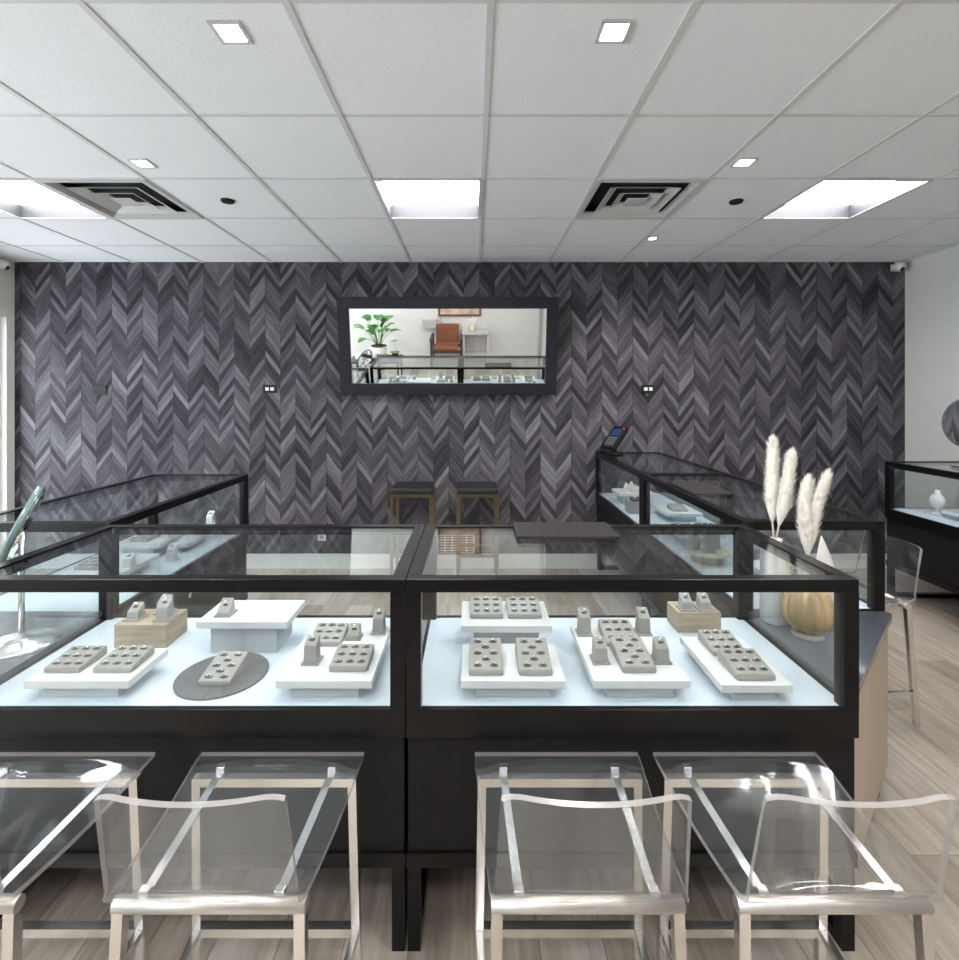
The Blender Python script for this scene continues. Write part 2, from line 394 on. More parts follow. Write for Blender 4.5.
for (tx, ty), lb in zip(vent_tiles, ['square louvred ceiling vent beside the light near the glazed door wall', 'square louvred ceiling vent beside the ceiling light near the plain grey wall']):
    t = thing('ceiling_vent', lb, 'vent', (tx+.305, ty+.3075, CEIL), 0, 'ceiling air vents')
    mb = MB(); q = .304
    mb.box(-q, q, -q, q, .08, .085)
    mb.box(-q, -q+.006, -q, q, .0, .08); mb.box(q-.006, q, -q, q, .0, .08); mb.box(-q+.006, q-.006, -q, -q+.006, 0, .08); mb.box(-q+.006, q-.006, q-.006, q, 0, .08)
    mb.build('throat', M['ventdark'], t)
    mb = MB(); o, i = .3045, .272
    mb.box(-o, o, -o, -i, -.010, -.003); mb.box(-o, o, i, o, -.010, -.003); mb.box(-o, -i, -i, i, -.010, -.003); mb.box(i, o, -i, i, -.010, -.003)
    mb.build('frame', M['ventwhite'], t)
    for k, (o, wv) in enumerate(((.272, .050), (.200, .055), (.125, .050))):
        mb = MB()
        zo, zi = -.008-.002*k, .020-.002*k
        for a in range(4):
            R = Matrix.Rotation(a*PI/2, 4, 'Z')
            i = o-wv
            if k == 0: i = o-.02; zi = .02
            pts = [(-i, -i, zi), (i, -i, zi), (o, -o, zo), (-o, -o, zo), (-i, -i, zi+.003), (i, -i, zi+.003), (o, -o, zo+.003), (-o, -o, zo+.003)]
            mb.hexa([R @ Vector(p) for p in pts])
        mb.build('louvre', M['ventwhite'], t)
    MB().box(-.06, .06, -.06, .06, -.013, -.010).build('center_plate', M['ventwhite'], t)
dl = [(-.783, 1.63, .038, 'square recessed downlight above the seven-slot end of the ring cases'), (.45, 1.626, .038, 'square recessed downlight above the case with the black counter pad'),
      (-1.67, 2.55, .036, 'square recessed downlight in front of the vent near the glazed door'), (1.356, 2.54, .036, 'square recessed downlight in front of the dark ceiling sensor near the grey wall'),
      (1.33, 3.77, .024, 'small downlight near the chevron wall above the card terminal')]
dl[0] = (-.783, 1.63, .038, 'square recessed downlight above the case with the oak block')
for x, y, r, lb in dl:
    t = thing('downlight', lb, 'downlight', (x, y, CEIL), 0, 'small recessed downlights')
    mb = MB()
    for a in (-1, 1):
        mb.box(min(a*r, a*r*1.35), max(a*r, a*r*1.35), -r*1.35, r*1.35, -.006, 0); mb.box(-r, r, min(a*r, a*r*1.35), max(a*r, a*r*1.35), -.006, 0)
    mb.build('bezel', M['ventwhite'], t)
    MB().box(-r, r, -r, r, -.003, -.001).build('lens', M['down'], t)
for x, y, lb in [(-1.48, 3.04, 'round black ceiling sensor beyond the vent near the glazed door'), (1.58, 3.05, 'round black ceiling sensor between the vent and the light by the grey wall')]:
    o = MB().lathe([(.036, -.012), (.04, -.006), (.04, 0)], (0, 0, 0), 20).build('ceiling_sensor', M['plastic'])
    o.location = (x, y, CEIL); tag(o, lb, 'sensor')
def security_camera(x, y, z, rz, lb):
    t = thing('security_camera', lb, 'security camera', (x, y, z), rz)
    MB().box(-.03, .03, -.012, .0, -.03, .03, bev=.006).build('mount', M['whiteplastic'], t)
    MB().lathe([(.0, -.055), (.03, -.05), (.042, -.03), (.042, .01), (.03, .03)], (0, -.05, 0), 20, mtx=Matrix.Translation((0, -.05, 0)) @ Matrix.Rotation(-PI/2*.8, 4, 'X') @ Matrix.Translation((0, .05, 0))).build('housing', M['whiteplastic'], t)
    MB().ball((0, -.078, -.022), .026, sub=3).build('lens', M['plastic'], t)
security_camera(3.69, YB-.001, 2.665-.03, 0, 'small white security camera in the ceiling corner by the plain grey wall')
security_camera(XL+.001, 4.28, 2.665-.04, PI/2, 'small security camera in the ceiling corner above the glazed door')

# ------------------------------------------------------------------ wall fittings
for x, lb, soc in [(-1.794, 'black double outlet on the chevron wall nearer the glazed door wall', 1), (1.53, 'black double outlet on the chevron wall above the card terminal side', 1), (-3.29, 'plain black blank plate on the chevron wall by the glazed door', 0)]:
    if soc:
        t = thing('wall_outlet', lb, 'outlet', (x, YB, 1.573))
        MB().box(-.06, .06, -.008, 0, -.037, .037, bev=.003).build('plate', M['plastic'], t); pl = kids(t)[0]
        for a in (-1, 1): MB().box(a*.022-.015, a*.022+.015, -.0105, -.008, -.014, .014).build('socket', M['whiteplastic'], pl)
    else:
        o = MB().box(-.06, .06, -.008, 0, -.042, .042, bev=.003).build('wall_plate', M['plastic']); o.location = (x, YB, 1.565); tag(o, lb, 'wall plate')
t = thing('wall_outlet', 'white double outlet low on the chevron wall, seen through the case glass', 'outlet', (-1.337, YB, .298))
MB().box(-.036, .036, -.006, 0, -.058, .058, bev=.002).build('plate', M['whiteplastic'], t)
for a in (-1, 1): MB().box(-.016, .016, -.008, -.006, a*.026-.013, a*.026+.013).build('socket', M['velvet'], t)
t = thing('wall_vent', 'white wall vent grille low on the chevron wall behind the brass stools', 'vent', (-.16, YB, .235))
MB().box(-.165, .165, -.004, 0, -.105, .105).build('throat', M['ventdark'], t)
mb = MB()
for k in range(10): mb.box(-.165, .165, -.012, -.004, -.105+.0224*k, -.105+.0224*k+.0084)
for k in range(6): mb.box(-.165+.0632*k, -.165+.0632*k+.014, -.0125, -.004, -.105, .105)
mb.build('grille', M['whiteplastic'], t)
# framed leaning mirror
t = thing('wall_mirror', 'wide charcoal framed mirror tilted forward on the chevron wall', 'mirror', (-.221, 4.335, 1.936))
t.rotation_euler = (math.radians(10.1), 0, 0)
W, H, fw = .933, .4165, .098
mb = MB()
mb.box(-W, W, -.03, .012, H-fw, H, bev=.004); mb.box(-W, W, -.03, .012, -H, -H+fw, bev=.004)
mb.box(-W, -W+fw, -.03, .012, -H+fw, H-fw, bev=.004); mb.box(W-fw, W, -.03, .012, -H+fw, H-fw, bev=.004)
mb.build('frame', M['mframe'], t)
MB().box(-W+fw, W-fw, -.012, -.006, -H+fw, H-fw).build('mirror_glass', M['mirror'], t)
MB().box(-W+fw, W-fw, -.004, .008, -H+fw, H-fw).build('backing_board', M['darkwood'], t)
MB().box(-.03, .03, .012, .19, .30, .34).build('wall_bracket', M['plastic'], t)

# ------------------------------------------------------------------ display cases
DECK, TOP = .667, 1.02
def display_case(label, loc, rz, L, D, led=1, hb=.035):
    t = thing('display_case', label, 'display case', loc, rz, 'black framed lit jewelry cases')
    a, b = L/2, D/2; f = .038; z1 = TOP-.035; zb = TOP-hb
    mb = MB()
    mb.box(-a, a, -b, -b+f, z1, TOP, bev=.002); mb.box(-a, a, b-f, b, zb, TOP, bev=.002)
    mb.box(-a, -a+f, -b+f, b-f, z1, TOP); mb.box(a-f, a, -b+f, b-f, z1, TOP)
    tf = mb.build('top_frame', M['black'], t)
    for sx in (-1, 1):
        for sy in (-1, 1):
            x, y = sx*(a-.02), sy*(b-.02)
            MB().box(x-.02, x+.02, y-.02, y+.02, DECK, zb if sy > 0 else z1).build('corner_post', M['black'], t)
    MB().box(-a+f, a-f, -b+f, b-f, TOP-.010, TOP-.004).build('top_glass', M['glass'], t)
    MB().box(-a+.04, a-.04, -b+.008, -b+.014, DECK, z1).build('front_glass', M['glass'], t)
    MB().box(-a+.04, a-.04, b-.014, b-.008, DECK, zb).build('back_glass', M['glass'], t)
    for sx in (-1, 1):
        x = sx*(a-.011); MB().box(x-.003, x+.003, -b+.04, b-.04, DECK, z1).build('side_glass', M['glass'], t)
    mb = MB()
    mb.box(-a, a, -b, -b+.02, .59, DECK, bev=.0015); mb.box(-a, a, b-.02, b, .59, DECK)
    mb.box(-a, -a+.02, -b+.02, b-.02, .59, DECK); mb.box(a-.02, a, -b+.02, b-.02, .59, DECK)
    mb.build('deck_apron', M['black'], t)
    MB().box(-a+.02, a-.02, -b+.02, b-.02, .645, DECK-.001).build('deck', M['deck'], t)
    mb = MB().box(-a+.004, a-.004, -b+.012, b-.012, .275, .59)
    bd = mb.build('body', M['blackpanel'], t)
    MB().box(-a, a, -b+.004, b-.004, .235, .275).build('plinth', M['black'], t)
    for sx in (-1, 1):
        for sy in (-1, 1):
            x, y = sx*(a-.02), sy*(b-.03)
            MB().box(x-.0175, x+.0175, y-.0175, y+.0175, 0, .235).build('leg', M['black'], t)
    for sx in (-1, 1):
        x = sx*(a-.02); MB().box(x-.0175, x+.0175, -b+.0475, b-.0475, 0, .03).build('foot_rail', M['black'], t)
    def yb(p, q): return (min(led*(-b+p), led*(-b+q)), max(led*(-b+p), led*(-b+q)))
    zl = zb if led < 0 else z1
    MB().box(-a+.05, a-.05, *yb(.018, .028), zl-.008, zl-.001).build('led_strip', M['led'], tf)
    mb = MB(); mb.box(-a+.045, a-.045, *yb(.0145, .017), zl-.012, zl-.0005); mb.box(-a+.045, a-.045, *yb(.030, .037), zl-.013, zl-.0005)
    mb.build('led_channel', M['black'], tf)
    MB().box(.04-.012, .04+.012, b-.012, b-.004, .50, .524).build('lock', M['chrome'], bd)
    return t
XC = -.185
caseA = display_case('black framed lit jewelry case with the oak block and dark round mat inside', (-.8005, 1.665, 0), 0, 1.227, .59, led=-1, hb=.018)
caseB = display_case('black framed lit jewelry case with the black counter pad on its glass top', (.4295, 1.665, 0), 0, 1.227, .59, led=-1, hb=.018)
caseC = display_case('black framed jewelry case standing side-on behind the round vanity mirror', (-1.73, 2.587, 0), -PI/2, 1.225, .61)
caseD = display_case('black framed jewelry case side-on behind the pampas vases', (1.345, 2.608, 0), PI/2, 1.215, .56)
caseE = display_case('black framed jewelry case against the chevron wall under the card terminal', (1.345, 3.831, 0), PI/2, 1.215, .56)
caseF = display_case('black framed jewelry case along the plain grey wall', (3.42, 3.22, 0), -PI/2, 1.22, .62)

def pad(x0, x1, y0, y1, lb):
    o = MB().box(-(x1-x0)/2, (x1-x0)/2, -(y1-y0)/2, (y1-y0)/2, 0, .009, bev=.002).build('counter_pad', M['pad'])
    o.location = ((x0+x1)/2, (y0+y1)/2, TOP); tag(o, lb, 'counter pad')
pad(.15, .51, 1.757, 1.958, 'black leather counter pad on the front case top')
pad(1.10, 1.30, 2.52, 2.86, 'dark counter pad on the side-on case behind the pampas vases')

# corner counters
def corner_counter(sgn, x_in, lb):
    t = thing('corner_counter', lb, 'counter', (sgn*x_in, 1.40, 0))
    P = [(0, .0), (.555, .54), (.555, .565), (0, .565)]
    P = [(sgn*x, y) for x, y in P]
    Q = [(sgn*x, y) for x, y in [(.0, .02), (.545, .548), (.545, .56), (0, .56)]]
    if sgn < 0: P = P[::-1]; Q = Q[::-1]
    MB().poly(P, .655, .68).build('countertop', M['counter'], t)
    MB().poly(Q, .10, .655).build('cabinet_body', M['tanwood'], t)
    R = [(sgn*x, y) for x, y in [(.0, .05), (.50, .53), (.50, .55), (0, .55)]]
    if sgn < 0: R = R[::-1]
    MB().poly(R, 0, .10).build('toe_kick', M['blackpanel'], t)
corner_counter(1, 1.048, 'grey topped tan corner counter under the vases')
corner_counter(-1, 1.418, 'grey topped tan corner counter under the round vanity mirror')

# ------------------------------------------------------------------ jewelry displays
def riser(label, x0, x1, y0, y1, zt, th=.022, inset=.02, gl=M['white'], base=DECK):
    t = thing('display_riser', label, 'display riser', ((x0+x1)/2, (y0+y1)/2, base))
    a, b = (x1-x0)/2, (y1-y0)/2
    MB().box(-a, a, -b, b, zt-th-base, zt-base, bev=.0015).build('slab', gl, t)
    MB().box(-a+inset*2, a-inset*2, -b+inset*.8, b-inset, 0, zt-th-base).build('pedestal', M['acrylbase'], t)
    return t
# one ring of each kind, copied for every slot
def ring_mesh(m):
    mb = MB(); mb.torus(.0085, .0013, (0, 0, 0), 'y', 18, 6, 0)
    mb.lathe([(.0006, -.0035), (.0034, .0008), (.0026, .0022)], (0, 0, .0105), 8, 1, smooth=False)
    o = mb.build('ring', [m, M['gem']]); return o
ring_proto = [ring_mesh(M['silver']), ring_mesh(M['gold'])]
used = [False, False]
def put_ring(pos, rot, label, group=None, gold=False, sc=1.0):
    i = int(gold)
    if not used[i]: o = ring_proto[i]; used[i] = True
    else: o = ring_proto[i].copy(); COL.objects.link(o)
    o.location = pos; o.rotation_euler = rot; o.scale = (sc, sc, sc)
    for k in ('group',):
        if k in o: del o[k]
    tag(o, label, 'ring', group); return o
NINE = [(u, v) for v in (-.30, .02, .34) for u in (-.30, 0, .30)]
EIGHT = [(-.24, -.36), (.24, -.36), (0, -.18), (-.24, 0), (.24, 0), (0, .18), (-.24, .36), (.24, .36)]
def ring_tray(label, rlab, x0, x1, y0, y1, z, hf, hb, pat, gold=(), rz=0.0):
    w, d = x1-x0, y1-y0; cx, cy = (x0+x1)/2, (y0+y1)/2
    t = thing('ring_tray', label, 'ring tray', (cx, cy, z), rz)
    a, b = w/2, d/2
    mb = MB()
    mb.hexa([(-a, -b, 0), (a, -b, 0), (a, b, 0), (-a, b, 0), (-a, -b, hf), (a, -b, hf), (a, b, hb), (-a, b, hb)])
    es = [e for e in mb.bm.edges]; bmesh.ops.bevel(mb.bm, geom=es, offset=.0022, segments=2, affect='EDGES')
    body = mb.build('tray_body', M['velvet'], t)
    sl = math.atan2(hb-hf, d)
    R = Matrix.Rotation(sl, 4, 'X')
    base = Matrix.Translation((cx, cy, z)) @ Matrix.Rotation(rz, 4, 'Z')
    for u, v in pat:
        p = Vector((u*w, v*d, hf+(hb-hf)*(v+.5)))
        mt = Matrix.Translation(p) @ R
        mb = MB()
        mb.lathe([(.0125, -.004), (.0125, .0003)], (0, 0, 0), 14, mtx=mt @ Matrix.Diagonal((1, .55, 1, 1)))
        mb.build('slot', M['slot'], body)  # flat dark disc standing in for the slot's shade
        q = base @ (p + R.to_3x3() @ Vector((0, 0, -.0022)))
        put_ring(q, (sl*.5-.25, 0, rz+random.uniform(-.1, .1)), rlab, rlab.replace('ring in', 'rings in'), gold=random.random() < .10, sc=.92)
    return t
def ring_stand(label, x0, x1, yf, z, hf, hb, rlab, col=.040, m=None, gold=False, noring=False):
    w = x1-x0; w = max(.046, min(w, .056)); cx = (x0+x1)/2
    m = m or M['velvet']
    t = thing('ring_stand', label, 'ring stand', (cx, yf+w/2, z), 0)
    MB().box(-w/2, w/2, -w/2, w/2, 0, .006, bev=.0012).build('plinth', m, t)
    c = col/2
    mb = MB().hexa([(-c, -c, .006), (c, -c, .006), (c, c, .006), (-c, c, .006), (-c*.92, -c*.92, hf), (c*.92, -c*.92, hf), (c*.92, c*.85, hb), (-c*.92, c*.85, hb)])
    bmesh.ops.bevel(mb.bm, geom=list(mb.bm.edges), offset=.0015, segments=1, affect='EDGES')
    colm = mb.build('column', m, t)
    sl = math.atan2(hb-hf, col*.88)
    mt = Matrix.Translation((0, -.001, (hf+hb)/2)) @ Matrix.Rotation(sl, 4, 'X')
    MB().lathe([(.0105, -.003), (.0105, .0004)], (0, 0, 0), 14, mtx=mt @ Matrix.Diagonal((1, .42, 1, 1))).build('slot', M['slot'], colm)  # slot shade painted as a dark disc on the slanted top
    if not noring:
        put_ring((cx, yf+w/2-.002, z+(hf+hb)/2+.002), (sl*.4-.2, 0, random.uniform(-.2, .2)), rlab, gold=gold, sc=1.1)
    return t

Z1 = .722
# --- front case with the oak block
riser('low white riser with two nine-slot trays in front of the oak block', -1.257, -.964, 1.412, 1.596, Z1)
ring_tray('grey nine-slot ring tray on the front riser, nearest the vanity mirror corner', 'ring in the nine-slot tray nearest the vanity mirror corner', -1.237, -1.131, 1.4525, 1.562, Z1, .014, .026, NINE)
ring_tray('grey nine-slot ring tray on the front riser, close to the dark round mat', 'ring in the nine-slot tray on the front riser close to the round mat', -1.096, -.985, 1.4525, 1.562, Z1, .014, .026, NINE)
bA = MB().box(-.088, .088, -.0635, .0635, 0, .078, bev=.0012).build('wooden_block', M['block']); bA.location = (-1.126, 1.77, DECK); tag(bA, 'oak block holding three small ring stands by the vanity mirror corner', 'display block')
ring_stand('short grey ring stand on the oak block edge nearest the vanity mirror', -1.201, -1.145, 1.728, .745, .030, .052, 'ring on the short stand at the oak block edge by the vanity mirror')
ring_stand('grey ring stand at the front of the oak block beside the tall riser', -1.098, -1.042, 1.725, .745, .046, .068, 'ring on the front oak block stand beside the tall riser')
ring_stand('grey ring stand at the back of the oak block, half hidden', -1.128, -1.076, 1.779, .745, .040, .058, 'ring on the half hidden stand at the back of the oak block', m=M['velvet'])
riser('tall white riser at the case back carrying one small ring stand', -.912, -.6135, 1.66, 1.839, .775)
ring_stand('lone small ring stand on the tall white riser', -.872, -.816, 1.692, .775, .014, .050, 'ring on the lone stand on the tall white riser', col=.044)
o = MB().lathe([(.128, 0), (.131, .001), (.131, .003), (.129, .004)], (0, 0, 0), 56).build('display_mat', M['disc']); o.location = (-.766, 1.543, DECK); tag(o, 'dark grey round mat on the case deck under an angled tray', 'mat')
ring_tray('grey eight-slot ring tray lying on the dark round mat', 'ring in the eight-slot tray on the dark round mat', -.807, -.713, 1.475, 1.60, DECK+.004, .014, .040, EIGHT)
riser('long low white riser with two nine-slot trays and three ring stands', -.5545, -.285, 1.412, 1.74, Z1)
ring_tray('grey nine-slot tray at the front corner of the long riser', 'ring in the nine-slot tray at the front of the long riser', -.418, -.308, 1.4577, 1.565, Z1, .016, .030, NINE)
ring_tray('grey nine-slot tray at the back of the long riser', 'ring in the nine-slot tray at the back of the long riser', -.528, -.424, 1.605, 1.715, Z1, .014, .028, NINE)
ring_stand('tall grey ring stand at the front of the long riser', -.511, -.459, 1.490, Z1, .056, .074, 'ring on the tall stand at the front of the long riser')
ring_stand('short grey ring stand between the two trays of the long riser', -.418, -.370, 1.641, Z1, .014, .042, 'ring on the short stand between the two trays of the long riser')
ring_stand('grey ring stand with a white top at the back corner of the long riser', -.345, -.295, 1.682, Z1, .050, .074, 'ring on the stand at the back corner of the long riser')
# --- front case with the counter pad
riser('raised white riser at the back with two nine-slot trays side by side', -.042, .2515, 1.632, 1.83, .775)
ring_tray('nine-slot tray on the raised riser on the side of the case divider', 'ring in the raised nine-slot tray nearer the case divider', -.0133, .098, 1.683, 1.79, .775, .015, .032, NINE)
ring_tray('nine-slot tray on the raised riser on the side of the four ring stands', 'ring in the raised nine-slot tray nearer the four ring stands', .113, .226, 1.683, 1.79, .775, .015, .032, NINE)
riser('low white riser with two eight-slot trays in front of the raised riser', -.036, .256, 1.412, 1.625, Z1)
ring_tray('eight-slot tray on the low riser close to the case divider post', 'ring in the eight-slot tray close to the case divider', -.0142, .083, 1.437, 1.570, Z1, .016, .046, EIGHT)
ring_tray('eight-slot tray on the low riser next to the riser with four ring stands', 'ring in the eight-slot tray next to the four ring stands', .128, .2235, 1.437, 1.570, Z1, .016, .046, EIGHT)
riser('white riser with two trays end to end between four ring stands', .334, .605, 1.412, 1.755, Z1)
ring_tray('nine-slot tray at the back between two tall ring stands', 'ring in the nine-slot tray between two tall ring stands', .421, .526, 1.60, 1.72, Z1, .016, .038, NINE)
ring_tray('eight-slot tray at the front between two shorter ring stands', 'ring in the eight-slot tray between two shorter ring stands', .427, .5235, 1.45, 1.592, Z1, .018, .040, EIGHT)
ring_stand('tall grey ring stand at the back of the four, on the divider side', .343, .393, 1.668, Z1, .058, .082, 'ring on the tall back stand on the divider side')
ring_stand('shorter grey ring stand at the front of the four, on the divider side', .352, .404, 1.495, Z1, .044, .066, 'ring on the shorter front stand on the divider side')
ring_stand('tall grey ring stand at the back of the four, beside the second oak block', .541, .591, 1.672, Z1, .058, .082, 'ring on the tall back stand beside the second oak block')
ring_stand('shorter grey ring stand at the front of the four, beside the narrow riser', .535, .587, 1.495, Z1, .044, .066, 'ring on the shorter front stand beside the narrow riser')
bB = MB().box(-.078, .078, -.05, .05, 0, .072, bev=.0012).build('wooden_block', M['block']); bB.location = (.809, 1.866, DECK); tag(bB, 'second oak block at the case back by the pumpkin vase', 'display block')
ring_stand('small ring stand on the second oak block, farther from the pumpkin vase', .746, .80, 1.822, .739, .030, .054, 'ring on the second oak block, farther from the pumpkin vase')
ring_stand('small ring stand on the second oak block, nearer the pumpkin vase', .812, .866, 1.822, .739, .030, .054, 'ring on the second oak block, nearer the pumpkin vase')
riser('narrow white riser with two nine-slot trays by the pumpkin vase', .685, .884, 1.40, 1.68, .717)
ring_tray('nine-slot tray at the back of the narrow riser', 'ring in the nine-slot tray at the back of the narrow riser', .735, .838, 1.553, 1.662, .717, .016, .034, NINE)
ring_tray('nine-slot tray at the front of the narrow riser', 'ring in the nine-slot tray at the front of the narrow riser', .739, .848, 1.42, 1.535, .717, .018, .036, NINE)

# --- side-on case behind the vanity mirror
riser('white riser in the side-on case close to the front case', -1.86, -1.58, 2.25, 2.55, Z1)
riser('white riser in the middle of the side-on case behind the vanity mirror', -1.90, -1.655, 2.66, 2.92, .735)
riser('small narrow white riser at the aisle edge of the side-on case', -1.63, -1.55, 2.74, 3.0, .715)
ring_tray('nine-slot tray on the side-on case riser close to the front case', 'ring in the tray on the side-on case riser close to the front case', -1.82, -1.715, 2.30, 2.41, Z1, .016, .03, NINE)
ring_tray('nine-slot tray on the middle riser of the side-on case', 'ring in the tray on the middle riser of the side-on case', -1.84, -1.74, 2.70, 2.81, .735, .016, .03, NINE)
for x, y, z, hf, hb, lb in [(-1.585, 2.59, DECK, .062, .085, 'grey ring stand on the deck of the side-on case beside its risers'), (-1.62, 3.04, DECK, .12, .15, 'tall ring stand at the far end of the side-on case'), (-1.69, 2.72, .735, .04, .06, 'ring stand on the middle riser of the side-on case'), (-1.63, 2.33, Z1, .04, .06, 'ring stand on the side-on case riser nearest the front case')]:
    ring_stand(lb, x, x+.05, y, z, hf, hb, 'ring on the '+lb.replace('grey ', ''), m=M['white'])

# --- side-on cases by the pampas
def round_riser(lb, x, y):
    t = thing('round_riser', lb, 'display riser', (x, y, DECK))
    MB().lathe([(.075, 0), (.078, .003), (.078, .042), (.075, .045)], (0, 0, 0), 40).build('base', M['block'], t)
    MB().lathe([(.105, .045), (.107, .047), (.107, .057), (.105, .059)], (0, 0, 0), 48).build('disc', M['creamdisc'], t)
round_riser('round oak riser with a cream disc in the case behind the pampas vases', 1.20, 2.60)
for x, y, h, lb in [(1.115, 2.585, .062, 'grey ring stand on the cream disc, aisle side'), (1.165, 2.535, .080, 'tall grey ring stand at the front of the cream disc'), (1.225, 2.60, .070, 'grey ring stand on the cream disc, far from the aisle')]:
    ring_stand(lb, x, x+.05, y, DECK+.059, h, h+.02, 'ring on the '+lb)
riser('low white riser in the case behind the pampas vases', 1.30, 1.53, 2.12, 2.45, Z1)
ring_tray('nine-slot tray on the low riser behind the pampas vases', 'ring in the tray on the low riser behind the pampas vases', 1.36, 1.465, 2.17, 2.28, Z1, .016, .034, NINE)
o = MB().box(-.06, .06, -.045, .045, 0, .085, bev=.002).build('display_block', M['marble']); o.location = (1.40, 2.56, DECK); tag(o, 'grey stone display block beside the round oak riser', 'display block')
riser('white stepped riser farther along the case behind the pampas vases', 1.15, 1.42, 2.84, 3.10, .735)
for x, y, lb in [(1.20, 2.93, 'sage bracelet bolster on the stepped riser, aisle side'), (1.33, 2.93, 'sage bracelet bolster on the stepped riser, far from the aisle')]:
    t = thing('bracelet_bolster', lb, 'bracelet display', (x, y, .735))
    MB().tube([(-.05, 0, .022), (.05, 0, .022)], .022, 16).build('bolster', M['sage'], t)
    for a in (-.02, .015): MB().torus(.0235, .0022, (0, 0, 0), 'y', 20, 6).build('bracelet', M['silver'], t).matrix_local = Matrix.Translation((a, 0, .022)) @ Matrix.Rotation(PI/2, 4, 'Z')
# far case
o = MB().box(-.075, .075, -.06, .06, 0, .085, bev=.002).build('display_block', M['marble']); o.location = (1.19, 3.68, DECK); tag(o, 'grey box plinth carrying a dark ring tray near the card terminal', 'display block')
t = ring_tray('dark wooden ring tray on the grey box plinth', 'ring in the dark wooden tray on the grey plinth', 1.145, 1.245, 3.64, 3.72, DECK+.085, .014, .022, NINE)
for c in kids(t):
    if c.name.startswith('tray_body'): c.data.materials.clear(); c.data.materials.append(M['darkwood'])
riser('white riser with a crystal cluster in the case under the card terminal', 1.12, 1.40, 3.90, 4.12, .76)
t = thing('crystal_cluster', 'white crystal cluster on the riser under the card terminal', 'ornament', (1.25, 4.01, .76))
for k in range(9):
    a = 2*PI*k/9; r = .035 if k else 0
    h = .05+.04*random.random()
    mt = Matrix.Translation((r*math.cos(a), r*math.sin(a), 0)) @ Matrix.Rotation(.45*(1 if k else 0), 4, Vector((-math.sin(a), math.cos(a), 0)))
    MB().lathe([(.012, 0), (.014, h*.7), (.001, h)], (0, 0, 0), 6, mtx=mt, smooth=False).build('crystal', M['ceramic'], t)
riser('low white riser at the joint end of the case under the card terminal', 1.30, 1.54, 3.40, 3.70, Z1)
ring_tray('nine-slot tray on the low riser by the case joint', 'ring in the tray on the low riser by the case joint', 1.36, 1.465, 3.46, 3.57, Z1, .016, .034, NINE)

# --- wall case: busts and a brass tray
riser('white riser in the case along the grey wall', 3.25, 3.52, 3.20, 3.52, Z1)
def bust(lb, x, y, z, s):
    t = thing('necklace_bust', lb, 'necklace bust', (x, y, z), PI/2)
    MB().lathe([(.06*s, 0), (.06*s, .01), (.02*s, .016), (.018*s, .05*s), (.05*s, .07*s), (.075*s, .12*s), (.06*s, .165*s), (.026*s, .19*s), (.024*s, .22*s)], (0, 0, 0), 28, mtx=Matrix.Diagonal((1, .6, 1, 1))).build('bust_form', M['ceramic'], t)
    MB().torus(.052*s, .0025, (0, 0, 0), 'z', 28, 6).build('necklace', M['gold'], t).matrix_local = Matrix.Translation((0, -.008, .155*s)) @ Matrix.Rotation(.35, 4, 'X') @ Matrix.Diagonal((1, .66, 1, 1))
bust('white necklace bust standing at the far end of the wall case', 3.30, 3.60, DECK, .8)
bust('white necklace bust on the riser in the wall case', 3.36, 3.42, Z1, .75)
t = thing('brass_tray', 'shallow brass tray in front of the busts in the wall case', 'tray', (3.23, 3.08, DECK))
MB().lathe([(.065, 0), (.085, .004), (.09, .014), (.088, .014), (.083, .006)], (0, 0, 0), 36).build('dish', M['gold'], t)
MB().torus(.09, .003, (0, 0, .014), 'z', 36, 6).build('rim', M['brass'], t)

# ------------------------------------------------------------------ vanity mirrors
def vanity(lb, loc, h, r, n):
    t = thing('vanity_mirror', lb, 'vanity mirror', loc)
    MB().lathe([(.105, 0), (.107, .003), (.10, .010), (.05, .016), (.016, .024), (.010, .04)], (0, 0, 0), 40).build('base', M['chrome'], t)
    c = Vector((0, 0, h))
    n = Vector(n).normalized()
    side = n.cross(Vector((0, 0, 1))).normalized()
    MB().tube([(0, 0, .03), (0, 0, h)], .009, 12).build('pole', M['chrome'], t)
    q = n.to_track_quat('Z', 'Y').to_matrix().to_4x4()
    mt = Matrix.Translation(c) @ q
    MB().ball((0, 0, h), .017, sub=3).build('hinge', M['plastic'], t)
    MB().lathe([(r*.97, -.010), (r, -.007), (r, .007), (r*.97, .010)], (0, 0, 0), 48, mtx=mt).build('rim', M['tealedge'], t); rm = [c for c in kids(t) if c.name.startswith('rim')][0]
    MB().lathe([(r*.93, .010), (r*.93, .0115)], (0, 0, 0), 48, mtx=mt).build('mirror_face', M['mirror'], rm)
    MB().lathe([(r*.93, -.0115), (r*.93, -.010)], (0, 0, 0), 48, mtx=mt).build('back_plate', M['blackpanel'], rm)
ray = Vector((-1.52, 1.70, -.45)).normalized(); ln = Vector((.40, 0, .75)).normalized()
nn = ray.cross(ln).normalized(); nn = (nn + ray*(-.07)).normalized()
vanity('round chrome vanity mirror seen edge-on on the corner counter', (-1.525, 1.705, .68), .395, .142, nn)
vanity('round vanity mirror on the case along the plain grey wall', (3.42, 3.48, TOP), .305, .18, (-.98, -.2, .03))

